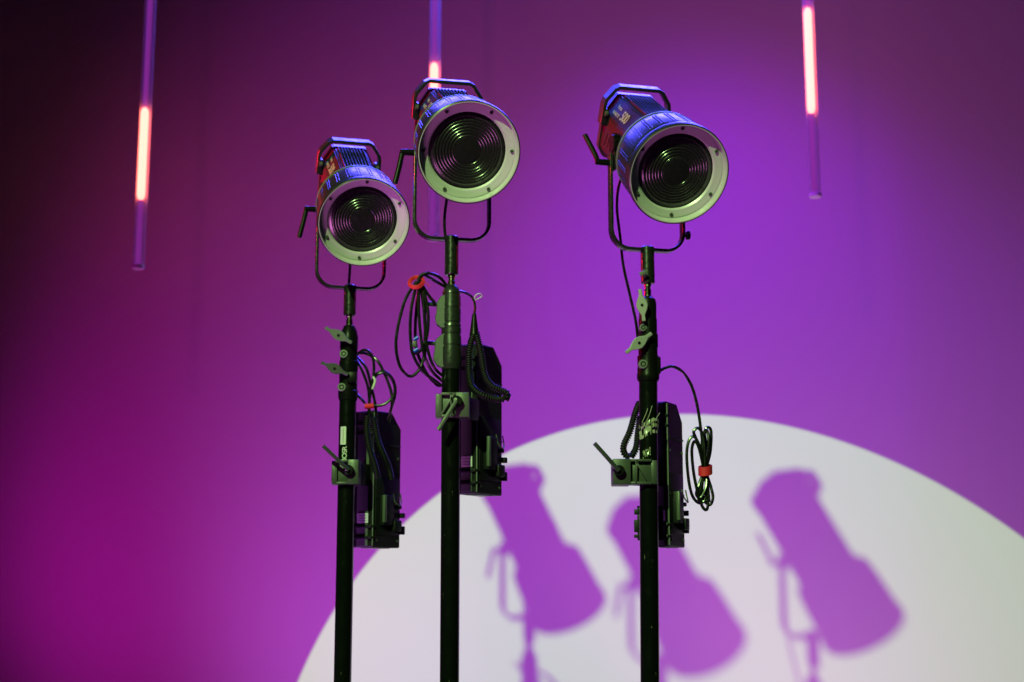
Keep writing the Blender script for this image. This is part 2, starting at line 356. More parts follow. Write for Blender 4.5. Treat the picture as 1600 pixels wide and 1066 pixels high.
def spotlight(P, yaw, pitch, label, lever, tieknob, roll, receiver_len, scl=1.0):
    P = Vector(P) + Vector((0, 0, CAMZ)); base = P - Vector((0, 0, DROP))
    t = thing('fresnel_spotlight', label, 'spotlight', base, math.radians(yaw), 'fresnel spotlights on stands'); t.scale = (scl, scl, scl)
    HM = Matrix.Translation((0, 0, DROP)) @ Matrix.Rotation(math.radians(pitch), 4, 'X') @ Matrix.Translation((0, -PIV, 0))
    if 'head' not in cache:
        cache['head'] = {}
        for k, (bm, m, sh, nm) in head_meshes().items():
            finish(bm, sh); me = bpy.data.meshes.new(nm); bm.to_mesh(me); bm.free(); me.materials.append(M[m]); cache['head'][k] = (me, nm)
        bm = NB(); ym = Matrix.Rotation(PI / 2, 4, 'X')
        lathe(bm, [(0.0052, 0), (0.0052, 0.002), (0.0042, 0.003), (0.0022, 0.003), (0.0020, 0.001), (0.0001, 0.001)], ym, 14, False)
        finish(bm, .5); me = bpy.data.meshes.new('ring_screw'); bm.to_mesh(me); bm.free(); me.materials.append(M['castg']); cache['screw'] = me
        cache['t1'] = text_mesh('Forza', 0.017, 'LEFT'); cache['t2'] = text_mesh('NANLITE', 0.015, 'LEFT'); cache['t3'] = text_mesh('500', 0.042, 'LEFT', 0.92)
        for k in ('t1', 't2', 't3'): cache[k].materials.append(M['print'])
    H = cache['head']; parts = {}
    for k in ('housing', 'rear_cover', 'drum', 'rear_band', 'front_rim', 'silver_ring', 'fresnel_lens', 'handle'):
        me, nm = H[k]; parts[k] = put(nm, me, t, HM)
    T_ = Matrix.Translation
    pieces = [('grip_rib', 'drum', Matrix.Rotation(2 * PI * (k + 0.5) / 24 + da, 4, 'Y')) for k in range(24) for da in (-0.03, 0.03)]
    pieces += [('fin', 'housing', T_((-0.040 + 0.010 * k, 0, 0))) for k in range(9)]
    pieces += [('louvre', 'housing', T_((q * 0.0856, 0.215 + 0.030 * k, -0.030))) for k in range(8) for q in (-1, 1)]
    pieces += [('foot', 'handle', T_((q * 0.0935, 0.452, 0.032))) for q in (-1, 1)] + [('hbolt', 'handle', T_((q * 0.093, 0.431, 0.046))) for q in (-1, 1)]
    for k, par, mt in pieces:
        me, nm = H[k]; put(nm, me, parts[par], mt)
    rr = RF - 0.0195
    for k in range(6):
        a = math.radians(90 + 60 * k + roll)
        put('ring_screw', cache['screw'], parts['silver_ring'], Matrix.Translation((rr * math.cos(a), 0.0135, rr * math.sin(a))) @ Matrix.Rotation(-0.22, 4, 'X'))
    # print on the upper left chamfer
    n = Vector((-0.056, 0, 0.032)).normalized(); xd = Vector((0, -1, 0)); yd = n.cross(xd)
    n = Vector((-0.058, 0, 0.033)).normalized(); yd = n.cross(xd); c0 = Vector((-0.0685, 0, 0.065)) + n * 0.0010
    for key, y, up in (('t1', 0.415, 0.010), ('t2', 0.425, -0.012), ('t3', 0.352, -0.004)):
        o = c0 + yd * up; o.y = y
        mt = Matrix((( xd.x, yd.x, n.x, o.x), (xd.y, yd.y, n.y, o.y), (xd.z, yd.z, n.z, o.z), (0, 0, 0, 1)))
        put('lettering', cache[key], parts['housing'], mt)
    # yoke
    if 'yoke' not in cache:
        bm = NB(); A = 0.108; r = 0.055; zt = DROP - 0.045; pth = [Vector((-A, 0, zt))]
        for k in range(9):
            a = PI + (PI / 2) * k / 8; pth.append(Vector((-A + r + r * math.cos(a), 0, r + r * math.sin(a) + 0.004)))
        for k in range(9):
            a = 1.5 * PI + (PI / 2) * k / 8; pth.append(Vector((A - r + r * math.cos(a), 0, r + r * math.sin(a) + 0.004)))
        pth.append(Vector((A, 0, zt)))
        sweep(bm, pth, rrect(0.0135, 0.0042), fixed=Vector((0, 1, 0))); finish(bm, 0.4)
        me = bpy.data.meshes.new('yoke'); bm.to_mesh(me); bm.free(); me.materials.append(M['yoke']); cache['yoke'] = me
        for s, nm in ((-1, 'pl'), (1, 'pr')):
            bm = NB(); cyl(bm, (s * 0.082, 0, DROP - 0.012), (s * 0.103, 0, DROP - 0.012), 0.027, seg=28, ch=0.003)
            for k in range(10):
                a = 2 * PI * k / 10; cyl(bm, (s * 0.088, 0.0265 * math.cos(a), DROP - 0.012 + 0.0265 * math.sin(a)), (s * 0.101, 0.0265 * math.cos(a), DROP - 0.012 + 0.0265 * math.sin(a)), 0.004, seg=8, ch=0.001)
            box(bm, (s * 0.0965, 0, DROP - 0.05), (0.006, 0.024, 0.085), bev=0.002)
            finish(bm); me = bpy.data.meshes.new('pivot_disc'); bm.to_mesh(me); bm.free(); me.materials.append(M['cast']); cache[nm] = me
    put('yoke', cache['yoke'], t); put('pivot_disc', cache['pl'], t); put('pivot_disc', cache['pr'], t)
    zb = DROP - 0.070
    bm = NB(); box(bm, (-0.0905, -0.006, zb), (0.004, 0.012, 0.028), bev=0.001); obj('clamping_plate', bm, M['steel'], t)
    # ratchet lever on the left arm
    bm = NB(); cyl(bm, (-0.112, 0, zb), (-0.152, 0, zb), 0.0095, 0.0085, 16, 0.0015); hub = obj('ratchet_hub', bm, M['cast'], t)
    bm = NB()
    rt = Matrix.Translation((-0.148, 0, zb)) @ Matrix.Rotation(lever, 4, 'X')
    cv = 1.0 if not tieknob else 1.5
    pts = [rt @ Vector(q) for q in ((0.004, 0, 0.006), (0.0, 0, -0.016), (-0.005 * cv, 0, -0.042), (-0.011 * cv, 0, -0.068), (-0.017 * cv, 0, -0.094))]
    pa = smoothpath(pts, 4); N_ = len(pa)
    sweep(bm, pa, [(x * 0.0066, y * 0.0078) for x, y in circ(1.0, 12)]); obj('lever', bm, M['cast'], hub)
    bm = NB(); cyl(bm, (0.112, 0, zb), (0.122, 0, zb), 0.010, seg=16, ch=0.002); obj('pivot_nut', bm, M['cast'], t)
    # receiver under the yoke
    bm = NB(); lathe(bm, [(0.016, 0.014), (0.0195, 0.011), (0.0195, -receiver_len + 0.003), (0.0175, -receiver_len)], seg=32); obj('receiver', bm, M['yoke'], t)
    if tieknob:
        bm = NB(); cyl(bm, (0.112, 0, 0.055), (0.121, 0, 0.055), 0.004, seg=10)
        for k in range(6):
            a = k * PI / 3; cyl(bm, (0.120, 0.008 * math.cos(a), 0.055 + 0.008 * math.sin(a)), (0.129, 0.008 * math.cos(a), 0.055 + 0.008 * math.sin(a)), 0.0055, seg=10, ch=0.001)
        cyl(bm, (0.120, 0, 0.055), (0.130, 0, 0.055), 0.009, seg=12, ch=0.001); obj('star_knob', bm, M['cast'], t)
        bm = NB(); cyl(bm, (-0.012, -0.016, -0.075), (-0.022, -0.035, -0.074), 0.004, seg=10); box(bm, (-0.027, -0.037, -0.072), (0.022, 0.006, 0.012), Matrix.Rotation(-0.5, 3, 'Y'), bev=0.002)
        obj('set_screw', bm, M['knobg'], t)
    return t, base
S1, B1 = spotlight((-0.505, 4.341, 1.254), 14.7, 33.1, 'lowest and leftmost spotlight, ratchet lever hanging down beside its yoke', 0.05, False, 0, 0.085, 0.98)
S2, B2 = spotlight((-0.172, 3.948, 1.311), 11.6, 28.0, 'largest looking middle spotlight, in front of a glowing tube and overlapping its left neighbour', 0.0, False, -27, 0.10)
S3, B3 = spotlight((0.400, 4.092, 1.315), 13.9, 33.2, 'rightmost spotlight standing apart, its ratchet lever pointing up and a star knob on the yoke', PI - 0.35, True, 3, 0.094, 1.035)

# ------------------------------------------------------------------ stands
def lean_axis(top, bot):
    return lambda z: Vector((bot.x + (top.x - bot.x) * (z - bot.z) / (top.z - bot.z), bot.y, z))
def zat(v, Y): return at(800, v, Y).z
def stand(base, Y, xb, profile, pin, tube_from, rt, label, cm='cast'):
    """profile: (v, radius) of the castings in rows of the photo; pin: (v0, v1)"""
    bot = Vector((xb, Y, 0)); ax = lean_axis(base, bot); loc = bot
    t = thing('light_stand', label, 'light stand', loc, 0, 'black light stands')
    z0 = zat(tube_from, Y)
    def lz(prof):
        bm = NB(); seg = 36; rings = []
        for z, r in prof:
            c = ax(z) - loc; rings.append([bm.verts.new(c + Vector((r * math.cos(2 * PI * k / seg), r * math.sin(2 * PI * k / seg), 0))) for k in range(seg)])
        for a, b in zip(rings, rings[1:]):
            for k in range(seg): bm.faces.new((a[k], a[(k + 1) % seg], b[(k + 1) % seg], b[k]))
        bm.faces.new(rings[0]); bm.faces.new(rings[-1]); return bm
    obj('riser', lz([(0.12, rt), (z0 + 0.01, rt)]), M['tube'], t)
    pr = [(zat(v, Y), r) for v, r in profile]; obj('collar', lz(pr), M[cm], t, 0.45)
    za, zb = zat(pin[0], Y), zat(pin[1], Y); pp = [(za + 0.06, 0.0085)]
    n = 4
    pp += [(za, 0.0105), (za - 0.010, 0.0105), (za - 0.012, 0.0085), (za - 0.018, 0.0085), (za - 0.020, 0.0105), (zb + 0.004, 0.0105), (zb + 0.002, 0.013), (zb - 0.02, 0.013)]
    obj('spigot', lz(pp), M['pin'], t, 0.45)
    for k in range(3):
        a = k * 2 * PI / 3 + 0.5; bm = NB(); d = Vector((math.cos(a), math.sin(a), 0))
        sweep(bm, [d * 0.03 + Vector((0, 0, 0.34)), d * 0.30 + Vector((0, 0, 0.2)), d * 0.55 + Vector((0, 0, 0.02))], circ(0.014, 10)); obj('leg', bm, M['tube'], t)
    bm = NB(); lathe(bm, [(0.034, 0.10), (0.040, 0.11), (0.040, 0.38), (0.034, 0.40)], seg=24); obj('leg_collar', bm, M['cast'], t)
    return t, ax, loc
def tknob(t, loc, u, v, Y, ang, s, m, tilt=0.0, yaw=0.0, axisp=None):
    """flat two-winged tightening knob with a hole, on a short shaft"""
    c = at(u, v, Y) - loc; L = 0.046 * s
    o = [(-L, 0.0052), (-L * 0.62, 0.0048), (-L * 0.28, 0.0135), (0, 0.0165), (L * 0.28, 0.0135), (L * 0.62, 0.0048), (L, 0.0052), (L, -0.0052), (L * 0.62, -0.0048), (L * 0.28, -0.0135), (0, -0.0165), (-L * 0.28, -0.0135), (-L * 0.62, -0.0048), (-L, -0.0052)]
    mt = Matrix.Translation(c) @ Matrix.Rotation(yaw, 4, 'Z') @ Matrix.Rotation(tilt, 4, 'X') @ Matrix.Rotation(-ang, 4, 'Y')
    bm = NB(); prism(bm, [(a, b * s) for a, b in o], 0.008, mt, 0.0015)
    k = obj('wing_knob', bm, M[m], t)
    bm = NB(); lathe(bm, [(0.0042, 0), (0.0042, 0.0015), (0.0001, 0.0015)], mt @ Matrix.Translation((0, -0.0042, 0)) @ Matrix.Rotation(PI / 2, 4, 'X'), 14, False); obj('knob_hole', bm, M['dark'], k)
    bm = NB(); cyl(bm, mt @ Vector((0, 0.003, 0)), mt @ Vector((0.0, 0.026, 0)), 0.0065, seg=12); obj('knob_shaft', bm, M['cast'], k)
    return k
def bolt(t, loc, u, v, Y, r=0.0125, m='knobg'):
    c = at(u, v, Y) - loc; mt = Matrix.Translation(c) @ Matrix.Rotation(0.0, 4, 'Z') @ Matrix.Rotation(PI / 2, 4, 'X')
    bm = NB(); lathe(bm, [(r, -0.022), (r, 0.0), (r * 0.86, 0.002), (r * 0.62, 0.002), (r * 0.55, 0.0), (r * 0.36, 0.0), (r * 0.34, 0.0015), (0.0002, 0.0015)], mt, 20, False); b_ = obj('bolt', bm, M[m], t, 0.4)
    bm = NB(); lathe(bm, [(r * 0.60, 0.0), (r * 0.60, 0.0026), (r * 0.34, 0.0026), (r * 0.34, 0.0)], mt, 20, False); obj('bolt_recess', bm, M['dark'], b_)
    return b_

Y1, Y2, Y3 = 4.341, 3.948, 4.092
# stand 1
t1, ax1, l1 = stand(B1, Y1, -0.503, [(626, 0.028), (620, 0.030), (612, 0.031), (610, 0.028), (582, 0.028), (580, 0.029), (566, 0.029), (564, 0.0265), (546, 0.0265), (544, 0.028), (528, 0.028), (518, 0.024), (510, 0.017), (508, 0.010)], (491, 512), 618, 0.0262,
    'leftmost black light stand with a small white sticker above its clamp')
tknob(t1, l1, 529, 524, Y1 - 0.052, math.radians(-30), 1.02, 'knobg', 0.2)
tknob(t1, l1, 523, 576, Y1 - 0.052, math.radians(-24), 0.98, 'castg', 0.2)
bolt(t1, l1, 537, 553, Y1 - 0.030, 0.0130); bolt(t1, l1, 534, 605, Y1 - 0.032, 0.0130)
bm = NB(); box(bm, (0, 0, 0), (0.0255, 0.0385, 0.030), bev=0.003); me = None; bm.free()
bm = NB(); p0 = at(548, 590, Y1 - 0.028) - l1; box(bm, p0 + Vector((0.004, 0.004, 0.0)), (0.03, 0.03, 0.035), bev=0.004); obj('clamp_block', bm, M['cast'], t1)
# white sticker and painted letters that follow the round tube
def curved_patch(t, loc, axf, u0, u1, v0, v1, Y, r, m, name):
    bm = NB(); n = 8; z0, z1 = zat(v1, Y), zat(v0, Y); rows = []
    for z in (z0, z1):
        c = axf(z) - loc; row = []
        for k in range(n + 1):
            a0 = math.asin(max(-0.99, min(0.99, (at(u0, v0, Y).x - axf(z).x) / r))); a1 = math.asin(max(-0.99, min(0.99, (at(u1, v0, Y).x - axf(z).x) / r)))
            a = a0 + (a1 - a0) * k / n; row.append(bm.verts.new(c + Vector((r * math.sin(a), -r * math.cos(a), 0))))
        rows.append(row)
    for k in range(n): bm.faces.new((rows[0][k], rows[0][k + 1], rows[1][k + 1], rows[1][k]))
    return obj(name, bm, m, t)
st = curved_patch(t1, l1, ax1, 533.5, 542.5, 668, 696, Y1, 0.0266, M['white'], 'sticker')
curved_patch(t1, l1, ax1, 537.3, 538.6, 671, 693, Y1, 0.0269, M['ink'], 'sticker_print')
me = text_mesh('NOSR', 0.021, 'CENTER', 0.9); me.materials.append(M['white'])
c = at(538.5, 711, Y1 - 0.0275) - l1
put('lettering', me, t1, Matrix.Translation(c) @ Matrix.Rotation(-0.22, 4, 'Z') @ Matrix.Rotation(PI / 2, 4, 'X') @ Matrix.Rotation(PI / 2, 4, 'Z'))
# stand 2 : smooth castings with rings, wing levers seen edge-on to the left
pf = [(578, 0.026), (572, 0.0285), (566, 0.0295), (548, 0.0295)]
def ringed(vs, r):
    o = []
    for v in vs: o += [(v + 1.5, r), (v + 1.0, r - 0.0018), (v - 1.0, r - 0.0018), (v - 1.5, r)]
    return o
pf += ringed([541], 0.0292) + [(530, 0.0285)] + ringed([523, 512], 0.0280) + [(508, 0.0275)] + ringed([505, 482], 0.0268) + [(470, 0.0262), (464, 0.0262), (463.5, 0.0245), (460, 0.0245), (459, 0.0262), (456, 0.0255), (450, 0.020), (446, 0.014), (445, 0.010)]
t2, ax2, l2 = stand(B2, Y2, -0.166, pf, (429, 448), 568, 0.0262, 'middle black light stand with smooth ringed collars and knobs pointing left', 'castsat')
def blk(t, loc, uv, Y, th, m, name='side_casting', bev=0.002):
    c = at(sum(p[0] for p in uv) / len(uv), sum(p[1] for p in uv) / len(uv), Y)
    bm = NB(); prism(bm, [((at(u, v, Y) - loc).x, (at(u, v, Y) - loc).z) for u, v in uv], th, Matrix.Translation((0, Y - loc.y, 0)), bev); return obj(name, bm, M[m], t)
blk(t2, l2, [(697, 462), (690, 463), (683, 474), (682, 490), (680, 498), (682, 508), (690, 514), (697, 514)], Y2 - 0.004, 0.030, 'castg')
blk(t2, l2, [(697, 520), (690, 524), (681, 532), (679, 550), (677, 562), (682, 571), (690, 576), (697, 574)], Y2 - 0.004, 0.030, 'castg')
for v in (476, 537):
    bm = NB(); cyl(bm, at(684, v, Y2) - l2, at(668, v - 1, Y2 - 0.01) - l2, 0.0065, seg=14, ch=0.001); k = obj('knob_shaft', bm, M['castg'], t2)
    bm = NB(); mt = Matrix.Translation(at(664, v + 3, Y2 - 0.012) - l2) @ Matrix.Rotation(PI / 2 + 0.15, 4, 'Z'); o = [(-.04, .005), (-.022, .006), (-.01, .014), (.01, .014), (.022, .006), (.04, .005), (.04, -.005), (.022, -.006), (.01, -.014), (-.01, -.014), (-.022, -.006), (-.04, -.005)]
    prism(bm, [(b, a) for a, b in o], 0.008, mt, 0.001); obj('wing_knob', bm, M['cast'], t2)
# stand 3
t3, ax3, l3 = stand(B3, Y3, 0.3735, [(596, 0.030), (592, 0.0325), (585, 0.0325), (583, 0.031), (557, 0.031), (556, 0.028), (545, 0.028), (544, 0.0295), (524, 0.0295), (522, 0.027), (500, 0.027), (498, 0.0255), (475, 0.0255), (468, 0.022), (464, 0.014), (463, 0.010)], (443, 466), 590, 0.0268,
    'rightmost black light stand with scuffed tube and two pale wing knobs')
tknob(t3, l3, 1003, 477, Y3 - 0.052, math.radians(97), 1.02, 'pale', 0.1)
tknob(t3, l3, 998, 536, Y3 - 0.056, math.radians(38), 1.05, 'pale', 0.15, 0.25)
bolt(t3, l3, 1005, 512, Y3 - 0.030, 0.011); bolt(t3, l3, 1005, 569, Y3 - 0.034, 0.0135)
bm = NB(); c = at(1014, 572, Y3) - l3; box(bm, c + Vector((0.008, 0.004, 0)), (0.05, 0.045, 0.050), bev=0.004); obj('clamp_block', bm, M['cast'], t3)
bm = NB(); c = at(1012, 506, Y3) - l3; box(bm, c + Vector((0.0, 0.008, 0)), (0.042, 0.045, 0.10), bev=0.004); obj('clamp_block', bm, M['cast'], t3)
# crumpled clear tape round the third riser
def tape(t, loc, axf, v0, v1, Y, r, name, keep=0.6, a0=-1.35, a1=1.35):
    bm = NB(); z0, z1 = zat(v1, Y), zat(v0, Y); rows = []
    for j in range(6):
        z = z0 + (z1 - z0) * j / 5; row = []
        for k in range(22):
            a = a0 + (a1 - a0) * k / 21; rr = r + 0.0012 + 0.0035 * abs(math.sin(7.3 * k + 2.1 * j * j)) * random.random()
            zz = z + 0.010 * math.sin(a * 1.5 + 0.4) + random.uniform(-0.002, 0.002)
            row.append(bm.verts.new(axf(zz) - loc + Vector((rr * math.sin(a), -rr * math.cos(a), 0))))
        rows.append(row)
    for a, b in zip(rows, rows[1:]):
        for k in range(21):
            if random.random() < keep: bm.faces.new((a[k], a[k + 1], b[k + 1], b[k]))
    return obj(name, bm, M['tape'], t, 0.2)
tape(t3, l3, ax3, 660, 683, Y3, 0.0268, 'tape_wrap')
bm = NB()
for pts in (((1003, 661), (1010, 645), (1012, 638)), ((1008, 662), (1014, 650), (1019, 634)), ((1000, 668), (1012, 664), (1024, 655), (1031, 645))):
    wire(bm, [at(u, v, Y3 - 0.031) - l3 for u, v in pts], 0.0010, seg=6)
obj('tape_end', bm, M['tape'], t3)
tape(t3, l3, ax3, 703, 715, Y3, 0.0268, 'tape_scrap', 0.5, -0.7, 0.1)

# ------------------------------------------------------------------ clamps and power packs
def lever_bar(t, loc, a, b, Ya, Yb, m, w=0.008):
    bm = NB(); p, q = at(*a, Ya) - loc, at(*b, Yb) - loc
    sweep(bm, smoothpath([p, p.lerp(q, .5) + Vector((0, -0.004, 0)), q], 4), rrect(w, w * 0.7, 0.003)); 
    return obj('clamp_lever', bm, M[m], t)
def pack(Y, edge_u, v0, v1, phi, W, D, clamp, post, label, mirror=False):
    """a tall battery plate box standing on edge behind the riser, held by a clamp"""
    zt, zb = zat(v0, Y), zat(v1, Y); H = zt - zb; e = at(edge_u, v1, Y); ph = math.radians(phi)
    loc = Vector((e.x, Y, zb))                    # bottom of the near vertical edge
    t = thing('power_pack', label, 'power pack', loc, ph, 'power packs clamped to the stands')
    # local: x along the broad face, -y its outward normal; near edge at x = 0, y = 0
    bm = NB(); poly = [(0, 0), (W, 0), (W, H - 0.05), (W - 0.045, H), (0, H)]
    prism(bm, poly, D, Matrix.Translation((0, D / 2, 0)), 0.003); body = obj('casing', bm, M['pack'], t)
    bm = NB(); box(bm, (W / 2, -0.001, H * 0.30), (W * 0.86, 0.003, H * 0.42), bev=0.001); obj('side_plate', bm, M['pack'], body)
    # narrow face, rail and clips (faces -x)
    bm = NB(); box(bm, (-0.003, D * 0.45, H * 0.5), (0.006, D * 0.52, H * 0.98), bev=0.002); rail = obj('side_rail', bm, M['packg'], t)
    bm = NB(); cyl(bm, (-0.002, -0.001, 0.004), (-0.002, -0.001, H - 0.006), 0.0022, seg=10); obj('edge_trim', bm, M['knobg'], t)
    for f in (0.07, 0.15, 0.83, 0.90):
        bm = NB(); box(bm, (-0.006, D * 0.42, H * f), (0.008, D * 0.85, 0.010), bev=0.002); cyl(bm, (-0.008, 0.001, H * f), (0.002, -0.004, H * f), 0.004, seg=10); obj('clip', bm, M['pack'], t)
    bm = NB(); box(bm, (-0.0075, D * 0.40, H * 0.21), (0.002, D * 0.5, 0.030), bev=0); obj('rating_label', bm, M['white'], t)
    bm = NB()
    for k in range(3): box(bm, (-0.0088, D * 0.40, H * 0.21 - 0.008 + 0.008 * k), (0.0004, D * 0.38, 0.003), bev=0)
    obj('label_print', bm, M['ink'], t)
    # broad face: latch block, plug, tabs
    bm = NB(); box(bm, (W * 0.40, -0.010, H * 0.27), (W * 0.34, 0.020, H * 0.22), bev=0.003); lb = obj('latch_block', bm, M['pack'], t)
    bm = NB(); box(bm, (W * 0.25, -0.019, H * 0.28), (0.012, 0.010, H * 0.20), bev=0.002); obj('latch', bm, M['packg'], t)
    bm = NB(); box(bm, (W * 0.72, -0.012, H * 0.16), (W * 0.26, 0.024, H * 0.08), bev=0.003); obj('socket', bm, M['pack'], t)
    bm = NB(); wire(bm, [(W * 0.62, -0.012, H * 0.40), (W * 0.60, -0.020, H * 0.34), (W * 0.70, -0.026, H * 0.31), (W * 0.86, -0.018, H * 0.33), (W * 0.90, -0.010, H * 0.40)], 0.0022, seg=6); obj('bail', bm, M['castg'], t)
    for x, f, s in ((W + 0.004, 0.24, 0.016), (W + 0.004, 0.13, 0.026), (W * 0.9, 0.30, 0.012)):
        bm = NB(); box(bm, (x, -0.004, H * f), (0.016, 0.014, s), bev=0.002); obj('tab', bm, M['pack'], t)
    for f in (0.36, 0.75):
        bm = NB(); box(bm, (W * 0.5, -0.002, H * f), (W * 0.9, 0.005, 0.006), bev=0.001); obj('rib', bm, M['pack'], t)
    for k in range(4):
        bm = NB(); cyl(bm, (W * (0.12 if k % 2 else 0.88), -0.004, H * (0.05 if k < 2 else 0.66)), (W * (0.12 if k % 2 else 0.88), 0, H * (0.05 if k < 2 else 0.66)), 0.004, seg=10); obj('case_screw', bm, M['castg'], t)
    bm = NB(); box(bm, (W * 0.5, D * 0.5, -0.0005), (W * 0.6, D * 0.55, 0.003), bev=0.001); obj('base_plate', bm, M['trim'], t)
    return t
def clamp(post, Y, u0, u1, v0, v1, hub, lever_end, lever_y, m, label, mirror, back, web):
    """block clamp gripping the riser, its jaw on one side and a lever on its front"""
    pz = zat(v1, Y); x0, x1 = at(u0, v1, Y - 0.045).x, at(u1, v1, Y - 0.045).x; z0, z1 = zat(v1, Y - 0.045), zat(v0, Y - 0.045)
    loc = Vector(((x0 + x1) / 2, Y, z0)); t = thing('stand_clamp', label, 'clamp', loc, 0, 'block clamps gripping the stands')
    h = z1 - z0; w_ = x1 - x0; yf = -0.048; s = -1 if mirror else 1
    # plate side (towards s), jaw side (away)
    px = s * (w_ / 2 - w_ * 0.20); pw = w_ * 0.40
    bm = NB(); box(bm, (px, yf + 0.045, h / 2), (pw, 0.09, h), bev=0.0025); obj('clamp_body', bm, M[m], t)
    jx = -s * (w_ / 2 - 0.009)
    bm = NB(); box(bm, (jx, yf + 0.040, h / 2 - 0.001), (0.018, 0.060, h * 0.94), bev=0.0025); obj('jaw', bm, M[m], t)
    mid0, mid1 = jx + s * 0.009, px - s * pw / 2
    cxm, mw = (mid0 + mid1) / 2, abs(mid1 - mid0) + 0.003
    bm = NB()
    box(bm, (cxm, yf + 0.020, h - 0.004), (mw, 0.034, 0.007), bev=0.001); box(bm, (cxm, yf + 0.020, 0.004), (mw, 0.034, 0.007), bev=0.001)
    box(bm, (cxm, yf + 0.024, h / 2), (mw, 0.010, h * 0.9), bev=0.001)
    obj('bridge', bm, M[m], t)
    if web:
        for k, a in ((0, 0.55), (1, -0.05)):
            bm = NB(); box(bm, (cxm - s * 0.004 + s * k * mw * 0.28, yf + 0.012, h / 2), (0.006, 0.018, h * 0.95), Matrix.Rotation(a * s, 3, 'Y'), bev=0.001); obj('web', bm, M[m], t)
    hc = at(*hub, Y - 0.052) - loc
    bm = NB(); cyl(bm, hc + Vector((0, 0.010, 0)), hc + Vector((0, -0.016, 0)), 0.0155, seg=24, ch=0.002); obj('lever_hub', bm, M['cast'], t)
    bm = NB(); cyl(bm, hc + Vector((-0.004, -0.015, 0.003)), hc + Vector((-0.004, -0.024, 0.003)), 0.0062, seg=14, ch=0.001); obj('lever_bolt', bm, M['steel'], t)
    lever_bar(t, loc, (hub[0] - 1, hub[1] - 1), lever_end, Y - 0.072, Y - lever_y, m)
    # arm back to the pack plate
    bm = NB(); a = Vector((px, yf + 0.07, h / 2)); b = back - loc; b.z = h / 2; d = b - a
    rot = d.to_track_quat('Y', 'Z').to_matrix(); box(bm, (a + b) / 2, (0.030, d.length, h * 0.9), rot, bev=0.003); obj('plate_arm', bm, M['pack'], t)
    return t
pk1 = pack(Y1 + 0.075, 582, 641, 855, 55, 0.132, 0.088, None, None, 'black power pack hanging behind the leftmost stand, under the small cable tangle')
pk2 = pack(Y2 + 0.075, 745, 536, 771, 57, 0.130, 0.074, None, None, 'black power pack behind the middle stand, under a coiled cord')
pk3 = pack(Y3 + 0.075, 1046, 627, 854, 63, 0.130, 0.055, None, None, 'black power pack behind the rightmost stand, standing out against the white disc')
clamp(None, Y1, 517, 560, 718, 757, (545, 735), (505, 697), 0.11, 'clampd', 'clamp on the leftmost stand below the white sticker, lever up to the left', False, Vector((at(572, 738, Y1 + .08).x, Y1 + 0.09, 0)), False)
clamp(None, Y2, 680, 733, 613, 652, (714, 628), (685, 672), 0.085, 'clamp', 'clamp on the middle stand with its lever hanging down to the left', False, Vector((at(742, 632, Y2 + .08).x, Y2 + 0.09, 0)), True)
clamp(None, Y3, 958, 1028, 717, 757, (967, 736), (929, 693), 0.10, 'clampd', 'clamp on the rightmost stand with its lever up to the left before the white disc', True, Vector((at(1036, 738, Y3 + .08).x, Y3 + 0.09, 0)), True)
# backing plate of the right pack, its tabs peep out left of the riser
t = thing('accessory_plate', 'small black plate behind the rightmost riser, three tabs showing on its left', 'mounting plate', at(1010, 842, Y3 + 0.06))
o = t.location.copy()
bm = NB(); box(bm, (0.012, 0, 0.045), (0.075, 0.012, 0.10), bev=0.002); obj('plate', bm, M['pack'], t)
for v, h in ((786 + 14, 0.016), (822, 0.036), (838, 0.010)):
    bm = NB(); p = at(993, v, Y3 + 0.06) - o; box(bm, p + Vector((0.006, 0, 0)), (0.020, 0.014, h), bev=0.002); obj('tab', bm, M['pack'], t)

# ------------------------------------------------------------------ cables
def cable_thing(name, label, cat, origin, group=None): return thing(name, label, cat, origin, 0, group)
def run(t, name, pts, r, m='rubber', closed=False):
    """pts: (u, v, Y)"""
    bm = NB(); wire(bm, [at(*p) - t.location for p in pts], r, closed, 8, 10); return obj(name, bm, M[m], t)
# power leads of the heads
for i, (pts, lab) in enumerate((
    ([(546, 395, Y1 - .05), (547, 415, Y1 + .0), (546, 432, Y1 + .03), (545, 452, Y1 + .035), (546, 500, Y1 + .04), (556, 545, Y1 + .045)], 'short black lead showing between the leftmost head and its yoke'),
    ([(700, 300, Y2 - .02), (695, 335, Y2 + .03), (695, 360, Y2 + .035), (698, 385, Y2 + .035), (700, 420, Y2 + .04), (712, 450, Y2 + .045)], 'black lead hanging down behind the yoke of the middle spotlight'),
    ([(976, 268, Y3 - .0), (967, 290, Y3 + .03), (964, 325, Y3 + .04), (969, 370, Y3 + .04), (974, 415, Y3 + .035), (984, 460, Y3 + .03), (993, 500, Y3 + .02), (997, 530, Y3 + .03)], 'long black lead hanging from the rightmost head past its yoke'))):
    tt = thing('power_lead', lab, 'cable', at(*pts[-1]), 0, 'leads of the spotlights'); run(tt, 'lead', pts, 0.0043)
